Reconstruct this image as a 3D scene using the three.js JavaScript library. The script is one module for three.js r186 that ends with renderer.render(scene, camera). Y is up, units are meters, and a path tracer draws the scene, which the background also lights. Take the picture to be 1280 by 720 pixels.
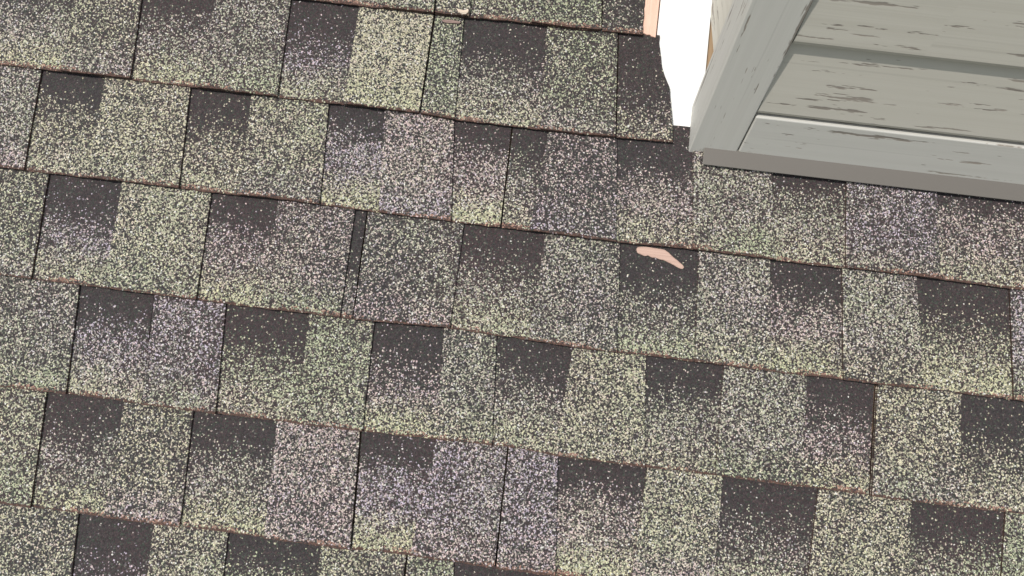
import * as THREE from 'three';
import { RoundedBoxGeometry } from 'three/addons/geometries/RoundedBoxGeometry.js';
import { ImprovedNoise } from 'three/addons/math/ImprovedNoise.js';

// ---------------------------------------------------------------- camera, sky, sun, exposure
const PITCH = THREE.MathUtils.degToRad(25);
const EAVE = new THREE.Vector3(0, 4.2, 0);                 // the roof's own origin in the world
const SUN_ON_ROOF = new THREE.Vector3(-0.42, 0.12, 0.88).normalize();   // u (along courses), v (upslope), n (off the roof)
const EXPOSURE = 1.02;

const scene = new THREE.Scene();
const roofQ = new THREE.Quaternion().setFromAxisAngle(new THREE.Vector3(1, 0, 0), -(Math.PI / 2 - PITCH));
const toWorld = (u, v, n = 0) => new THREE.Vector3(u, v, n).applyQuaternion(roofQ).add(EAVE);

const FOV = 50, CAM = new THREE.Vector3(0, -0.5912, 0.8059), TURN = new THREE.Euler(0.1037, 0.0188, 0.1205, 'XYZ');
const camera = new THREE.PerspectiveCamera(FOV, 16 / 9, 0.02, 4000);
camera.position.copy(toWorld(CAM.x, CAM.y, CAM.z));
camera.quaternion.copy(roofQ).multiply(new THREE.Quaternion().setFromEuler(TURN));
scene.add(camera);

const sunDir = SUN_ON_ROOF.clone().applyQuaternion(roofQ);
{ // a hazy bright sky: nearly white low down, pale blue overhead, brighter towards the sun
  const w = 256, h = 128, d = new Float32Array(w * h * 4), p = new THREE.Vector3();
  for (let y = 0; y < h; y++) for (let x = 0; x < w; x++) {
    const el = ((y + .5) / h - .5) * Math.PI, az = ((x + .5) / w - .5) * 2 * Math.PI, o = (y * w + x) * 4;
    p.set(Math.cos(el) * Math.cos(az), Math.sin(el), Math.cos(el) * Math.sin(az));
    const t = Math.pow(Math.max(0, p.y), .55), c = Math.max(0, p.dot(sunDir)), glow = .35 * Math.pow(c, 6) + .5 * Math.pow(c, 40);
    d[o] = .62 + (.36 - .62) * t + glow; d[o + 1] = .64 + (.43 - .64) * t + glow * .97; d[o + 2] = .65 + (.52 - .65) * t + glow * .9; d[o + 3] = 1;
  }
  const sky = new THREE.DataTexture(d, w, h, THREE.RGBAFormat, THREE.FloatType);
  sky.mapping = THREE.EquirectangularReflectionMapping; sky.magFilter = THREE.LinearFilter; sky.needsUpdate = true;
  scene.background = sky; scene.environment = sky;
}

const sun = new THREE.DirectionalLight(new THREE.Color(1, 0.95, 0.87), 3.2);
sun.position.copy(EAVE).addScaledVector(sunDir, 30);
sun.target.position.copy(EAVE);
sun.castShadow = true;
sun.shadow.mapSize.set(4096, 4096);
sun.shadow.radius = 2;
Object.assign(sun.shadow.camera, { left: -3, right: 3, top: 3, bottom: -3, near: 1, far: 60 });
scene.add(sun, sun.target);

const renderer = new THREE.WebGLRenderer({ antialias: true });
renderer.toneMapping = THREE.LinearToneMapping;
renderer.toneMappingExposure = EXPOSURE;
renderer.shadowMap.enabled = true;

// ---------------------------------------------------------------- helpers
function rng(seed) { let a = seed >>> 0; return () => { a = (a + 0x6D2B79F5) | 0; let t = Math.imul(a ^ (a >>> 15), 1 | a); t = (t + Math.imul(t ^ (t >>> 7), 61 | t)) ^ t; return ((t ^ (t >>> 14)) >>> 0) / 4294967296; }; }
const noise3 = new ImprovedNoise();
const N = (x, y, z = 0) => noise3.noise(x, y, z);
const clamp = (x, a = 0, b = 1) => Math.min(b, Math.max(a, x));
const mix = (a, b, t) => a + (b - a) * t;
const sstep = (a, b, x) => { const t = clamp((x - a) / (b - a)); return t * t * (3 - 2 * t); };
const toS = (c) => 255 * (c <= 0.0031308 ? 12.92 * c : 1.055 * Math.pow(c, 1 / 2.4) - 0.055);
const numbers = {};
function numbered(name) { const n = numbers[name] = (numbers[name] ?? -1) + 1; return n ? `${name}_${String(n).padStart(3, '0')}` : name; }
function add(parent, name, geometry, material) {
  const m = new THREE.Mesh(geometry, material);
  m.name = numbered(name); m.castShadow = m.receiveShadow = true; parent.add(m);
  return m;
}
// a place on the roof plane for a place in the photograph (1280 x 720)
const F = 360 / Math.tan(THREE.MathUtils.degToRad(FOV / 2));
const turnQ = new THREE.Quaternion().setFromEuler(TURN);
function at(x, y) {
  const d = new THREE.Vector3((x - 640) / F, -(y - 360) / F, -1).applyQuaternion(turnQ);
  const t = -CAM.z / d.z;
  return { u: CAM.x + d.x * t, v: CAM.y + d.y * t };
}
function dataTexture(w, h, data, srgb) {
  const t = new THREE.DataTexture(data, w, h, THREE.RGBAFormat);
  t.magFilter = THREE.LinearFilter; t.minFilter = THREE.LinearMipmapLinearFilter; t.generateMipmaps = true;
  if (srgb) t.colorSpace = THREE.SRGBColorSpace;
  t.wrapS = t.wrapT = THREE.ClampToEdgeWrapping;
  t.needsUpdate = true;
  return t;
}
function tag(o, label, category, group) { o.userData.label = label; o.userData.category = category; if (group) o.userData.group = group; return o; }

// ---------------------------------------------------------------- the courses of the roof, read off the photograph
const EXPO = 0.143, U0 = -1.3, U1 = 1.3, C0 = -1, C1 = 9;
// lower (butt) edge of each course, a few places along it
const BUTTS = {
  1: [[438, 5], [542, 17], [640, 26], [722, 35.5], [803, 43.5]],
  2: [[438, 131], [524, 142], [567, 150], [640, 158], [722, 167], [775, 171], [841, 177.5]],
  3: [[438, 260], [457, 262.5], [565, 277], [640, 286], [765, 302], [841, 309]],
  4: [[440, 399], [480, 403], [555, 410], [640, 422], [717, 434], [805, 444], [841, 449]],
  5: [[438, 537], [505, 545], [580, 552], [640, 560], [697, 570], [810, 584], [841, 587]],
  6: [[438, 687], [507, 694], [567, 702], [630, 711]],
};
const buttPts = {};
for (const k in BUTTS) buttPts[k] = BUTTS[k].map(([x, y]) => { const p = at(x, y); return [p.u, p.v + k * EXPO]; });
function buttV(k, u) {
  const p = buttPts[k]; let off = 0;
  if (p) {
    if (u <= p[0][0]) off = p[0][1] * Math.exp(-(p[0][0] - u) / 0.4);
    else if (u >= p[p.length - 1][0]) off = p[p.length - 1][1] * Math.exp(-(u - p[p.length - 1][0]) / 0.4);
    else for (let i = 1; i < p.length; i++) if (u <= p[i][0]) { off = mix(p[i - 1][1], p[i][1], (u - p[i - 1][0]) / (p[i][0] - p[i - 1][0])); break; }
  }
  return -k * EXPO + off + 0.0014 * N(u * 9, k * 3.7, 1.5);
}
// pieces of each course from left to right. edge: [x at the top, x at the bottom, joint between shingles?]
// T raised tab, V valley with a dark band of granules at its top. light: share of pale granules; low: that share at the foot; band: depth of the dark band
// blend: weights of cream, green, pink, lilac, yellow granules
const G = { green: [3, 6, 1, .3, 1], cream: [7, 2, 1.2, .2, 3], pink: [4, 1, 5, 2.2, .2], lilac: [2.4, .8, 2.6, 5, .1], grey: [4, 3.4, 2, 1.6, .2], yellow: [5, 4, .6, .1, 5], pale: [6, 4, 1.4, .2, 2] };
const P = (kind, light, low, band, blend, foot) => ({ kind, light, low, band, blend: G[blend], foot: G[foot ?? blend] });
const COURSES = {
  1: { y: [-95, 22], edges: [[400, 388], [490, 479], [553, 543, 1], [596, 587], [672, 664], [756, 752], [806, 803, 2]],
    pieces: [P('V', .3, .42, .3, 'green'), P('T', .6, .62, 0, 'pale', 'green'), P('T', .45, .5, 0, 'pale'), P('V', .5, .42, .3, 'green'), P('T', .38, .4, 0, 'green'), P('V', .12, .2, .4, 'grey')] },
  2: { y: [20, 150], edges: [[448, 430], [542.5, 525, 1], [580, 568], [684, 676], [774, 770], [826, 841, 2]],
    pieces: [P('T', .74, .76, 0, 'cream', 'yellow'), P('T', .45, .5, 0, 'green'), P('V', .45, .62, .34, 'grey', 'pale'), P('T', .37, .46, 0, 'green', 'grey'), P('V', .22, .42, .42, 'grey', 'pale')] },
  3: { y: [150, 280], edges: [[410, 400], [480, 474], [567, 564], [640, 626, 1], [686, 661], [772, 770], [868, 866]],
    pieces: [P('V', .5, .74, .22, 'lilac', 'yellow'), P('T', .52, .5, 0, 'pink', 'lilac'), P('V', .48, .84, .22, 'pink', 'yellow'), P('V', .4, .66, .3, 'grey', 'pale'), P('T', .3, .36, 0, 'pink', 'lilac'), P('V', .46, .62, .27, 'pink', 'pale')] },
  4: { y: [280, 415], edges: [[443, 425], [458, 441, 1], [580, 562], [682, 660], [776, 771], [875, 868]],
    pieces: [P('V', .3, .4, .4, 'grey'), P('T', .34, .42, 0, 'grey', 'pink'), P('V', .42, .64, .32, 'grey', 'pale'), P('T', .43, .45, 0, 'grey'), P('V', .38, .62, .34, 'grey', 'green')] },
  5: { y: [415, 560], edges: [[385, 370], [467, 453], [555, 546], [620.5, 615], [716.5, 693], [808, 805], [906, 894]],
    pieces: [P('T', .5, .55, 0, 'green'), P('V', .45, .66, .32, 'pink', 'yellow'), P('T', .45, .52, 0, 'grey', 'pale'), P('V', .44, .66, .3, 'grey', 'pale'), P('T', .58, .6, 0, 'pale', 'pale'), P('V', .45, .58, .28, 'grey', 'pale')] },
  6: { y: [560, 710], edges: [[345, 330], [450, 439, 1], [545, 512], [635, 619, 1], [698, 694], [810, 787], [905, 890]],
    pieces: [P('T', .55, .5, 0, 'pink'), P('V', .5, .86, .2, 'lilac', 'yellow'), P('T', .48, .52, 0, 'lilac', 'pink'), P('T', .46, .5, 0, 'lilac', 'pink'), P('V', .5, .84, .22, 'pink', 'yellow'), P('T', .58, .55, 0, 'pale', 'pink')] },
  7: { y: [700, 860], edges: [[400, 380], [508, 490, 1], [567, 558], [688, 680], [790, 782]],
    pieces: [P('T', .5, .5, 0, 'pale'), P('T', .5, .5, 0, 'green', 'pink'), P('V', .45, .7, .3, 'grey', 'yellow'), P('T', .5, .5, 0, 'pink')] },
};
const RIGHT_STOP = 2;                                       // courses up to this one stop short at the flashing
const stopU = (k, s) => {                                   // s 0 at the butt, 1 at the top of the exposed part
  if (k === 2) {                                            // the ragged end over the white flashing
    const pts = [[841, 178], [841, 150], [839, 120], [838, 104], [833, 92], [828.5, 76], [827.5, 60], [826, 44]];
    const y = mix(178, 44, clamp(s)); let i = 1; while (i < pts.length - 1 && pts[i][1] > y) i++;
    const t = clamp((pts[i - 1][1] - y) / (pts[i - 1][1] - pts[i][1]));
    return at(mix(pts[i - 1][0], pts[i][0], t), y).u;
  }
  return at(803, 42).u + 0.0012 * N(s * 9, k * 5.1, 3.3);
};
function buildCourse(k) {
  const r = rng(900 + k * 17), c = COURSES[k], edges = [], pieces = [];
  if (c) {
    c.edges.forEach(([xt, xb, j]) => {
      const rowY = (x, line) => { const p = BUTTS[line]; if (!p) return line < 1 ? c.y[0] : c.y[1]; let i = 1; while (i < p.length - 1 && p[i][0] < x) i++; return p[i - 1][1] + (p[i][1] - p[i - 1][1]) * (x - p[i - 1][0]) / (p[i][0] - p[i - 1][0]); };
      edges.push({ top: at(xt, rowY(xt, k - 1)).u, bot: at(xb, rowY(xb, k)).u, joint: j === 1, stop: j === 2 });
    });
    pieces.push(...c.pieces);
  } else {
    edges.push({ top: -0.05 + r() * .1, bot: 0, joint: k % 2 === 0 }); edges[0].bot = edges[0].top + (r() - .5) * .01;
  }
  const names = ['green', 'pink', 'grey', 'pale', 'lilac', 'cream'];
  const wild = (prev) => { const kind = prev.kind === 'V' ? 'T' : 'V', b = names[Math.floor(r() * names.length)]; return kind === 'T' ? P('T', .36 + r() * .22, .4 + r() * .2, 0, b, names[Math.floor(r() * 4)]) : P('V', .36 + r() * .14, .55 + r() * .25, .22 + r() * .14, b, r() < .5 ? 'yellow' : 'pale'); };
  const width = (kind) => kind === 'T' ? .095 + r() * .035 : .085 + r() * .04;
  if (!pieces.length) { const p0 = wild({ kind: r() < .5 ? 'T' : 'V' }); const w = width(p0.kind); edges.push({ top: edges[0].top + w, bot: edges[0].bot + w }); pieces.push(p0); }
  while (edges[0].bot > U0) { const p = wild(pieces[0]), w = width(p.kind), fl = p.kind === 'V' ? -.006 : .006; pieces.unshift(p); edges.unshift({ top: edges[0].top - w + fl * (r() - .2), bot: edges[0].bot - w - fl * r() }); }
  const last = () => edges[edges.length - 1];
  if (k <= RIGHT_STOP) {
    if (!last().stop) { while (last().bot < stopU(k, 0)) { const p = wild(pieces[pieces.length - 1]), w = width(p.kind); pieces.push(p); edges.push({ top: last().top + w, bot: last().bot + w }); }
      last().stop = true; last().top = last().bot = stopU(k, .5); }
  } else while (last().bot < U1) { const p = wild(pieces[pieces.length - 1]), w = width(p.kind), fl = p.kind === 'V' ? .006 : -.006; pieces.push(p); edges.push({ top: last().top + w + fl * (r() - .2), bot: last().bot + w - fl * r() }); }
  // joints about a metre apart
  const step = .94;
  const known = edges.filter((e) => e.joint);
  if (!known.length) { let best = edges[1]; const want = -.52 + r() * .08; for (const e of edges.slice(1, -1)) if (Math.abs(e.bot - want) < Math.abs(best.bot - want)) best = e; best.joint = true; known.push(best); }
  for (const dir of [-1, 1]) {
    let from = dir < 0 ? known[0].bot : known[known.length - 1].bot;
    for (let g = 0; g < 4; g++) {
      const want = from + dir * step; if (want < U0 + .1 || want > U1 - .1) break;
      let best = null; for (const e of edges.slice(1, -1)) if (!best || Math.abs(e.bot - want) < Math.abs(best.bot - want)) best = e;
      if (best.bot > .3 && k <= RIGHT_STOP) break;
      best.joint = true; from = best.bot;
    }
  }
  // into shingles
  const out = []; let cur = null;
  pieces.forEach((p, i) => {
    if (!cur || edges[i].joint) { cur = { k, edges: [edges[i]], pieces: [] }; out.push(cur); }
    cur.pieces.push(p); cur.edges.push(edges[i + 1]);
  });
  return out;
}

// ---------------------------------------------------------------- granules: what the shingles are surfaced with
const TALL = 0.186, FOOT = 0.010;              // metres that one texture covers; its lowest FOOT is the cut edge of the mat
const PER_METRE = 1786, TH = 333;
const PALE = [[.58, .52, .41], [.37, .43, .27], [.60, .42, .42], [.42, .37, .50], [.62, .58, .34]];
function edgeU(e, s) { return mix(e.bot, e.top, s); }
function granules(sh, seed) {
  const TW = Math.min(2048, Math.round(sh.span * PER_METRE)), SPAN = sh.span, r = rng(seed), pitch = 0.00150, gw = Math.ceil(SPAN / pitch) + 2, gh = Math.ceil(TALL / pitch) + 2;
  const cx = new Float32Array(gw * gh), cy = new Float32Array(gw * gh), cr = new Float32Array(gw * gh), cg = new Float32Array(gw * gh), cb = new Float32Array(gw * gh), ch = new Float32Array(gw * gh), cw = new Float32Array(gw * gh);
  for (let j = 0; j < gh; j++) for (let i = 0; i < gw; i++) {
    const n = j * gw + i, u = (i - .5 + (r() - .5) * .95) * pitch, v = (j - .5 + (r() - .5) * .95) * pitch;
    cx[n] = u; cy[n] = v;
    const U = sh.u0 + u, s = (v - FOOT) / EXPO;
    let q = 0; while (q < sh.pieces.length - 1 && U > edgeU(sh.edges[q + 1], s)) q++;
    const p = sh.pieces[q];
    const q1 = clamp(1 - s), big = N(U * 14, (sh.k * EXPO - v) * 14, 7.7), mid = N(U * 42, (sh.k * EXPO - v) * 42, 2.2);
    let light = mix(p.low, p.light, sstep(.02, .45, s)) * .80 * (1 + .8 * N(U * 310, v * 310, sh.k) + .16 * big + .14 * mid);
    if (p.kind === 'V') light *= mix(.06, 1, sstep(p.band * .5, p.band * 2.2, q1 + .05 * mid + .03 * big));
    const foot = sstep(.42, .08, s + .12 * mid);
    let c;
    const w = p.blend.map((b, x) => mix(b, p.foot[x], foot) * (x === 1 ? 1 + .8 * big : x > 1 && x < 4 ? 1 - .8 * big : 1));
    if (r() < light) {
      let t = r() * w.reduce((a, b) => a + b, 0), x = 0; while (x < 4 && (t -= w[x]) > 0) x++;
      const l = .6 + r() * .75, W = w.reduce((a, b) => a + b, 0); c = PALE[x].map((y, h) => l * mix(y, PALE.reduce((a, q, i) => a + q[h] * w[i] / W, 0), .55));
      if (r() < .05) c = [.74, .72, .67];
    } else {
      const t = r(), l = .6 + r() * .9;
      const ruddy = .7 + 1.2 * N(U * 6, sh.k * 3.3, 4.9) + (p.kind === 'V' ? .3 : 0);
      if (r() < .42 * light) { const W = w.reduce((a, b) => a + b, 0), m = .16 + .28 * r(); c = [0, 1, 2].map((h) => m * PALE.reduce((a, q, i) => a + q[h] * w[i] / W, 0)); }
      else c = t < .58 ? [(.033 + .010 * ruddy) * l, .030 * l, .033 * l] : t < .74 ? [.042 * l, .050 * l, .039 * l] : t < .86 ? [.060 * l, .040 * l, .040 * l] : t < .86 + .14 * Math.min(1, light * 3) ? [.16 * l, .155 * l, .135 * l] : [.036 * l, .032 * l, .034 * l];
    }
    const rust = N(U * 17, sh.k * 4.4, 9.1);                 // reddish grit caught along the lower edge here and there
    const wornOrShade = .021 + .014 * N(U * 31, sh.k * 8.8, 1.9) + .008 * N(U * 120, sh.k * 2.1, 3.7);   // brown lower-edge line: bare asphalt and dirt, with the butt's shadow painted in
    if (s < wornOrShade && r() < .85) { const l = .6 + r() * .8; c = [.105 * l, .055 * l, .042 * l]; }
    else if (s < wornOrShade + .03 && r() < .12 + .9 * rust) { const l = .5 + r() * .8; c = [.36 * l, .21 * l, .16 * l]; }
    cr[n] = c[0]; cg[n] = c[1]; cb[n] = c[2]; ch[n] = .55 + .45 * r(); cw[n] = (r() - .5) * .0009;
  }
  const col = new Uint8Array(TW * TH * 4), bump = new Uint8Array(TW * TH * 4);
  for (let y = 0; y < TH; y++) {
    const v = (y + .5) / TH * TALL;
    for (let x = 0; x < TW; x++) {
      const u = (x + .5) / TW * SPAN, o = (y * TW + x) * 4;
      if (v < FOOT * .8) {                                  // cut edge of the mat: brown asphalt with fibres
        const f = N(u * 900, v * 1500, seed % 50), g = N(u * 130, v * 200, 4.4), l = clamp(.8 + .55 * f + .7 * g, .25, 2);
        col[o] = toS(.075 * l); col[o + 1] = toS(.042 * l); col[o + 2] = toS(.032 * l); col[o + 3] = 255;
        bump[o] = bump[o + 1] = bump[o + 2] = 128 + 90 * f; bump[o + 3] = 255; continue;
      }
      const gi = Math.floor(u / pitch + .5), gj = Math.floor(v / pitch + .5);
      let f1 = 9, f2 = 9, b = 0;
      for (let j = Math.max(0, gj - 1); j <= Math.min(gh - 1, gj + 2); j++) for (let i = Math.max(0, gi - 1); i <= Math.min(gw - 1, gi + 2); i++) {
        const n = j * gw + i, dx = cx[n] - u, dy = cy[n] - v, d = Math.sqrt(dx * dx + dy * dy) + cw[n];
        if (d < f1) { f2 = f1; f1 = d; b = n; } else if (d < f2) f2 = d;
      }
      const gap = sstep(0, .00032, f2 - f1), l = .94 + .12 * gap;
      col[o] = toS(mix(.03, cr[b] * l, gap)); col[o + 1] = toS(mix(.029, cg[b] * l, gap)); col[o + 2] = toS(mix(.028, cb[b] * l, gap)); col[o + 3] = 255;
      const h = sstep(0, .0008, f2 - f1) * ch[b]; bump[o] = bump[o + 1] = bump[o + 2] = 30 + 220 * h; bump[o + 3] = 255;
    }
  }
  return new THREE.MeshStandardMaterial({ map: dataTexture(TW, TH, col, true), bumpMap: dataTexture(TW, TH, bump, false), bumpScale: 0.0007, roughness: .93, metalness: 0 });
}

// ---------------------------------------------------------------- shingle geometry: a grid with a cut edge round it
const MAT = 0.0026, TAB = 0.0030, RISE = 0.0060, LAP = 0.026;
const backTop = (s, u, k) => -0.0006 - RISE * s + 0.0005 * N(u * 8, k * 2.3 + s * 1.2, 5.5) + 0.0004 * N(u * 22, k * 6.3 + s * 3, 8.5);
function sheet(sh, left, right, sTop, top, thick, seed, lift) {
  const { k, u0 } = sh, midU = (left(0) + right(0)) / 2, w = Math.abs(right(.5) - left(.5));
  const nu = Math.max(4, Math.round(w / .0028)), nv = Math.max(6, Math.round(EXPO * sTop / .005));
  const pos = [], uv = [], idx = [], row = [];
  const put = (u, v, z, tu, tv) => { pos.push(u, v, z); uv.push(tu, tv); return pos.length / 3 - 1; };
  const S = []; for (let j = 0; j <= nv; j++) S.push(j === 1 ? .006 : (j / nv) * sTop);
  for (let j = 0; j <= nv; j++) {
    row.push([]);
    for (let i = 0; i <= nu; i++) {
      const s = S[j], a = i === 0 ? 0 : i === nu ? 1 : i / nu;
      const jag = .0007 * N(s * 55, seed * 3.1, 1.1), jagR = .0007 * N(s * 55, seed * 3.1, 4.1);
      const u = mix(left(s) + jag, right(s) + jagR, a);
      const ragged = j === 0 ? .0006 * N(u * 260, seed, 2.1) + .0011 * N(u * 60, seed, 6.1) : 0;
      const v = buttV(k, u) + s * EXPO + ragged;
      let z = top(s, u);
      z += lift(s, a);
      if (j === 0 || i === 0 || i === nu) z -= .00045;
      row[j].push(put(u, v, z, (u - u0) / sh.span, (FOOT + .0006 + s * EXPO) / TALL));
    }
  }
  for (let j = 0; j < nv; j++) for (let i = 0; i < nu; i++) { const a = row[j][i], b = row[j][i + 1], c = row[j + 1][i], d = row[j + 1][i + 1]; idx.push(a, b, d, a, d, c); }
  const rim = (list) => {
    for (let i = 0; i + 1 < list.length; i++) {
      const [A, B] = [list[i], list[i + 1]], q = [];
      for (const n of [A, B]) { const x = pos[n * 3], y = pos[n * 3 + 1], z = pos[n * 3 + 2], t = uv[n * 2] + .37 * (uv[n * 2 + 1]); q.push(put(x, y, z, t, FOOT * .68 / TALL), put(x, y, z - thick, t, FOOT * .1 / TALL)); }
      idx.push(q[0], q[1], q[3], q[0], q[3], q[2]);
    }
  };
  rim(row[0]); rim(row.map((r) => r[nu])); rim([...row[nv]].reverse()); rim(row.map((r) => r[0]).reverse());
  const g = new THREE.BufferGeometry();
  g.setAttribute('position', new THREE.Float32BufferAttribute(pos, 3));
  g.setAttribute('uv', new THREE.Float32BufferAttribute(uv, 2));
  g.setIndex(idx); g.computeVertexNormals();
  return g;
}

const roof = new THREE.Group();
roof.name = 'shingle_roof'; roof.position.copy(EAVE); roof.quaternion.copy(roofQ);
tag(roof, 'weathered grey green laminated asphalt shingle roof filling the view in slanting courses', 'roof');
scene.add(roof);

let built = 0;
for (let k = C0; k <= C1; k++) {
  for (const sh of buildCourse(k)) {
    const nP = sh.pieces.length, L = sh.edges[0], R = sh.edges[nP];
    sh.u0 = Math.min(L.bot, L.top) - .012; sh.span = Math.max(R.bot, R.top, R.stop ? stopU(k, 0) : -9) + .012 - sh.u0;
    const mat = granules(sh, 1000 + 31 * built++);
    const g = new THREE.Group(); g.name = numbered('shingle'); roof.add(g);
    const cut = (e, side) => (s) => e.stop ? stopU(k, s) : edgeU(e, clamp(s, -.2, 1.4)) + (e.joint ? side * .0011 : 0);
    const lapS = (EXPO + LAP) / EXPO;
    const sTop = k === 2 && R.stop ? 1.07 : lapS;
    const skew = built * 1.7;
    const base = (s, u) => backTop(s, u, k) + .0003 * N(skew, s);
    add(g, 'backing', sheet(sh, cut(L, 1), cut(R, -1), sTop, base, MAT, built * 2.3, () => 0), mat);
    sh.pieces.forEach((p, i) => {
      if (p.kind !== 'T') return;
      const a = cut(sh.edges[i], 1), b = cut(sh.edges[i + 1], -1), curl = .0006 + .0012 * rng(built * 77 + i)();
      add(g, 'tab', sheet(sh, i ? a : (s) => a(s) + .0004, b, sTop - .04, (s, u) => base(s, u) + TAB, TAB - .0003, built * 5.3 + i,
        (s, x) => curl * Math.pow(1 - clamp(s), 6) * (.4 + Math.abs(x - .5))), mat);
    });
  }
}

// ---------------------------------------------------------------- what lies under and beside the shingles
function woodMaterial(seed, a, b, streak = .5, flake = 0) {
  const w = 512, h = 512, d = new Uint8Array(w * h * 4);
  for (let y = 0; y < h; y++) for (let x = 0; x < w; x++) {
    const u = x / w, v = y / h, o = (y * w + x) * 4;
    const ring = .5 + .5 * Math.sin(60 * (u + .05 * N(u * 3, v * 1.6, seed)) + 5 * N(u * 6, v * 1.2, seed + 3)), fib = N(u * 120, v * 5, seed + 7);
    const t = clamp(.25 + .4 * ring + .5 * fib), l = N(u * 40, v * 1.5, seed + 9) > .36 ? streak : 1;
    const wornOrShade = flake && N(u * 30, v * 9, seed + 1) + .5 * N(u * 90, v * 40, seed + 5) + .25 * N(u * 200, v * 150, seed + 6) > flake;   // paint flaked off to grey wood
    for (let c = 0; c < 3; c++) d[o + c] = wornOrShade ? toS([.27, .24, .21][c] * (.7 + .7 * t)) : toS(mix(a[c], b[c], t) * l);
    d[o + 3] = 255;
  }
  const t = dataTexture(w, h, d, true); t.wrapS = t.wrapT = THREE.RepeatWrapping;
  return new THREE.MeshStandardMaterial({ map: t, bumpMap: t, bumpScale: .0006, roughness: .8 });
}
const bareWood = woodMaterial(3, [.80, .49, .38], [.84, .57, .46], .88);
function slab(outline, z0, z1, uvScale, jag = 0) {           // a flat piece with a given outline, bevelled
  const s = new THREE.Shape(outline.map(([u, v]) => new THREE.Vector2(u, v)));
  const g = new THREE.ExtrudeGeometry(s, { depth: z1 - z0 - .0008, bevelEnabled: true, bevelThickness: .0004, bevelSize: .0004, bevelOffset: -.0004, bevelSegments: 1 });
  g.translate(0, 0, z0 + .0004);
  const p = g.attributes.position, uv = g.attributes.uv;
  for (let i = 0; i < p.count; i++) uv.setXY(i, p.getX(i) * uvScale, (p.getY(i) + p.getZ(i)) * uvScale);
  return g;
}
const px = (x, y) => { const p = at(x, y); return [p.u, p.v]; };
const deckMat = woodMaterial(8, [.30, .20, .12], [.42, .30, .19]);
add(roof, 'roof_deck', slab([[U0, -(C1 + .05) * EXPO], [U1, -(C1 + .05) * EXPO], [U1, (1 - C0) * EXPO + .05], [U0, (1 - C0) * EXPO + .05]], -.032, -.0145, 2), deckMat);

// bare board that the short top course leaves open
{
  const [l, r] = [at(800, 40).u - .004, at(823, 20).u], b = px(812, 41)[1], o = [];
  o.push([l, b + .001], [mix(l, r, .12), b + .0002], [mix(l, r, .2), b + .0016], [mix(l, r, .4), b + .0008], [mix(l, r, .55), b - .0006], [mix(l, r, .7), b - .0001], [mix(l, r, .8), b - .0022], [r, b - .003], [r + .001, .16], [r - .001, .3], [l, .3]);
  add(roof, 'bare_board', slab(o, -.0140, -.0042, 9), bareWood).userData.label = 'bare pinkish board left open where the top course stops short';
}
const white = new THREE.MeshStandardMaterial({ color: new THREE.Color(.9, .9, .89), roughness: .42 });
{
  const l = at(823, 20).u + .0022, bt = px(841, 181)[1];
  add(roof, 'flashing', slab([[l, .3], [l, px(825, 42)[1]], [at(815, 60).u, px(815, 60)[1]], [at(815, 150).u, bt + .028], [at(876, 180).u, bt + .028], [at(876, 180).u, .3]], -.0140, -.0098, 4), white).userData.label = 'bright white metal flashing beside the ragged shingle ends';
}


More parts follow.
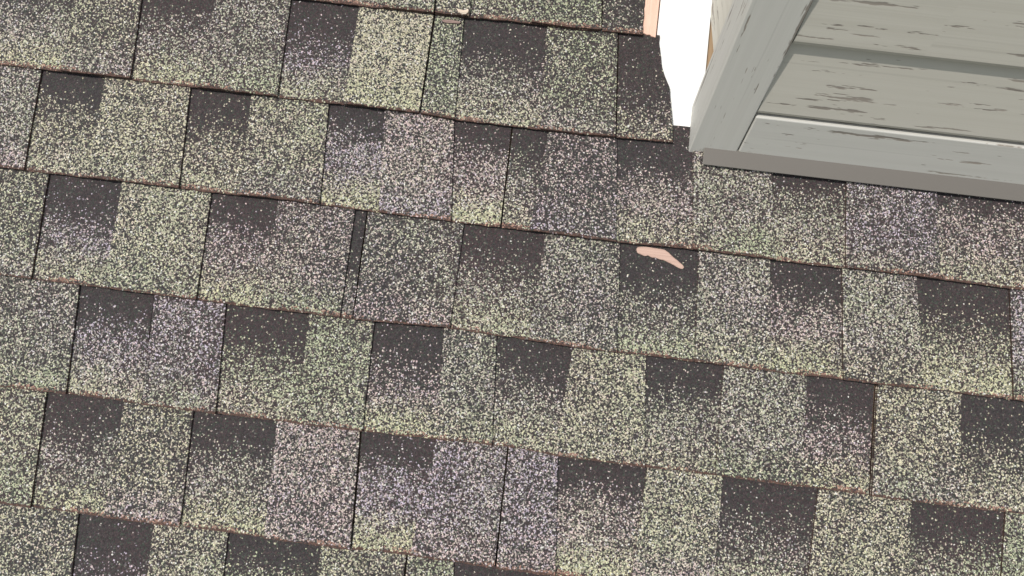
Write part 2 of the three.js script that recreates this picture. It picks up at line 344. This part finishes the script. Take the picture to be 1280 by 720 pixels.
// the dormer whose front foot stands on the third course, its siding board by board
const dormerAt = px(861, 180), FRONT_V = px(861, 179.6)[1] + .004;
{
  const d = new THREE.Group(); d.name = 'dormer'; d.position.copy(toWorld(dormerAt[0], FRONT_V, -.012)); scene.add(d);
  tag(d, 'pale clapboard dormer rising from the shingles at the upper right', 'dormer');
  const W = 1.2, H = 1.5, D = 1.9, r = rng(55);
  const plain = (c, ro = .6) => new THREE.MeshStandardMaterial({ color: new THREE.Color(...c), roughness: ro });
  const core = new THREE.BoxGeometry(W - .06, H, D - .06); core.translate(W / 2 + .004, H / 2 - .1, -D / 2 - .004);
  add(d, 'wall', core, plain([.4, .38, .34]));
  const paints = [0, 1, 2].map((n) => { const t = woodMaterial(20 + n, [.50 - .02 * n, .475 - .02 * n, .42 - .02 * n], [.53, .505, .45], .93, .52); return t; });
  const board = (len, seed) => {                             // bevel siding: thick at its foot, thin at its head
    const s = new THREE.Shape([[0, 0], [.011, .002], [.0125, .006], [.004, .115], [0, .115]].map(([x, y]) => new THREE.Vector2(x, y)));
    const g = new THREE.ExtrudeGeometry(s, { depth: len, bevelEnabled: false });
    const p = g.attributes.position, uv = g.attributes.uv;
    for (let i = 0; i < p.count; i++) uv.setXY(i, p.getY(i) * 6 + p.getX(i) * 6 + seed * .37, p.getZ(i) * .8 + seed * .21);
    return g;
  };
  for (let i = 0; i < 13; i++) {                             // front, then the cheek
    const f = add(d, 'siding_board', board(W - .07, i), paints[i % 3]); f.rotation.y = -Math.PI / 2; f.position.set(W + .002, .075 + i * .1 + (r() - .5) * .002, 0);
    f.position.x = W - .005;
  }
  for (let i = 0; i < 13; i++) { const c = add(d, 'siding_board', board(D - .07, i + 30), paints[(i + 1) % 3]); c.rotation.y = Math.PI; c.position.set(.028, .075 + i * .1, -.06); }
  const trim = woodMaterial(27, [.53, .515, .48], [.57, .555, .52], .93, .56);
  const post = (w, h, dd, x, y, z) => { const g = new RoundedBoxGeometry(w, h, dd, 2, .002); g.translate(x, y, z); const p = g.attributes.position, uv = g.attributes.uv; for (let i = 0; i < p.count; i++) { const A = p.getX(i), B = p.getY(i); h > w ? uv.setXY(i, (A + p.getZ(i)) * 5, B * .8) : uv.setXY(i, (B + p.getZ(i)) * 5, A * .8); } return g; };
  add(d, 'corner_board', post(.062, H, .062, .033, H / 2 - .1, -.017), trim);
  const lead = new THREE.MeshStandardMaterial({ color: new THREE.Color(.17, .155, .14), roughness: .6, metalness: .2 });
  const ap = post(W - .02, .0016, .036, W / 2 + .01, 0, .018); ap.rotateX(PITCH); ap.translate(0, .0155, .002);
  add(d, 'apron_flashing', ap, lead);
  add(d, 'base_trim', post(W - .066, .085, .016, W / 2 + .033, .0295, .006), trim);
}

// bits lying on the shingles
function sliver(name, outline, n0, n1, c, label, category, tilt = 0) {
  const pts = outline.map(([x, y]) => px(x, y)), o = pts.reduce((a, p) => [a[0] + p[0] / pts.length, a[1] + p[1] / pts.length], [0, 0]);
  const sh = new THREE.Shape(new THREE.SplineCurve(pts.map(([u, v]) => new THREE.Vector2(u - o[0], v - o[1])).concat([new THREE.Vector2(pts[0][0] - o[0], pts[0][1] - o[1])])).getPoints(90));
  const th = n1 - n0, b = Math.min(.0012, th * .45);
  const g = new THREE.ExtrudeGeometry(sh, { depth: th - 2 * b, bevelEnabled: true, bevelThickness: b, bevelSize: b, bevelOffset: -b, bevelSegments: 4 });
  g.translate(0, 0, b);
  const p = g.attributes.position, uv = g.attributes.uv;
  for (let i = 0; i < p.count; i++) { const x = p.getX(i), y = p.getY(i); p.setZ(i, p.getZ(i) + (p.getZ(i) > th * .4 ? .0007 * N(x * 300, y * 300, 2) : 0)); uv.setXY(i, (y + .1) * 22, (x + .1) * 6); }
  g.computeVertexNormals();
  const m = new THREE.Mesh(g, c); m.name = numbered(name); m.castShadow = m.receiveShadow = true;
  m.position.copy(toWorld(o[0], o[1], n0)); m.quaternion.copy(roofQ).multiply(new THREE.Quaternion().setFromEuler(new THREE.Euler(tilt, 0, 0)));
  scene.add(tag(m, label, category));
}
const pinkWood = woodMaterial(31, [.50, .33, .27], [.60, .42, .345], .8), paleWood = woodMaterial(37, [.62, .50, .40], [.74, .63, .53]), duskWood = woodMaterial(41, [.26, .17, .15], [.36, .26, .23]);
sliver('wood_splinter', [[796.3, 311.8], [798, 315.8], [802, 317.6], [807, 319.6], [811, 319.0], [815, 321.1], [821, 322.0], [826, 323.8], [831, 325.0], [836, 327.4], [842, 330.3], [849, 334.3], [854, 335.8], [856, 332.8], [850, 326.8], [841, 319.3], [836, 314.4], [830, 311.2], [820, 309.6], [810, 308.0], [800, 307.8], [797, 309.3]], -.0062, -.0030, pinkWood, 'pinkish wood splinter on a dark shingle band just below the course edge at the right', 'splinter');
sliver('wood_chip', [[571, 12.5], [573, 16], [577, 19], [583, 19.5], [586, 16], [585, 13], [580, 14.5], [575, 13.5]], .0026, .0046, paleWood, 'tiny pale cream chip on the lower edge of the topmost visible course', 'wood chip');
sliver('bark_flake', [[552, 24.5], [554, 27], [560, 28.2], [567, 28.5], [574, 29], [575.5, 27], [570, 25.5], [562, 24]], -.0018, -.0002, duskWood, 'small dull pink flake tucked under the top course beside a narrow joint', 'flake');

// the garden far below, out to the horizon
{
  const g = new THREE.PlaneGeometry(3000, 3000); g.rotateX(-Math.PI / 2);
  const m = new THREE.Mesh(g, new THREE.MeshStandardMaterial({ color: new THREE.Color(.10, .12, .06), roughness: 1 }));
  m.name = 'ground'; m.userData.kind = 'structure'; m.receiveShadow = true; scene.add(m);
}

renderer.render(scene, camera);
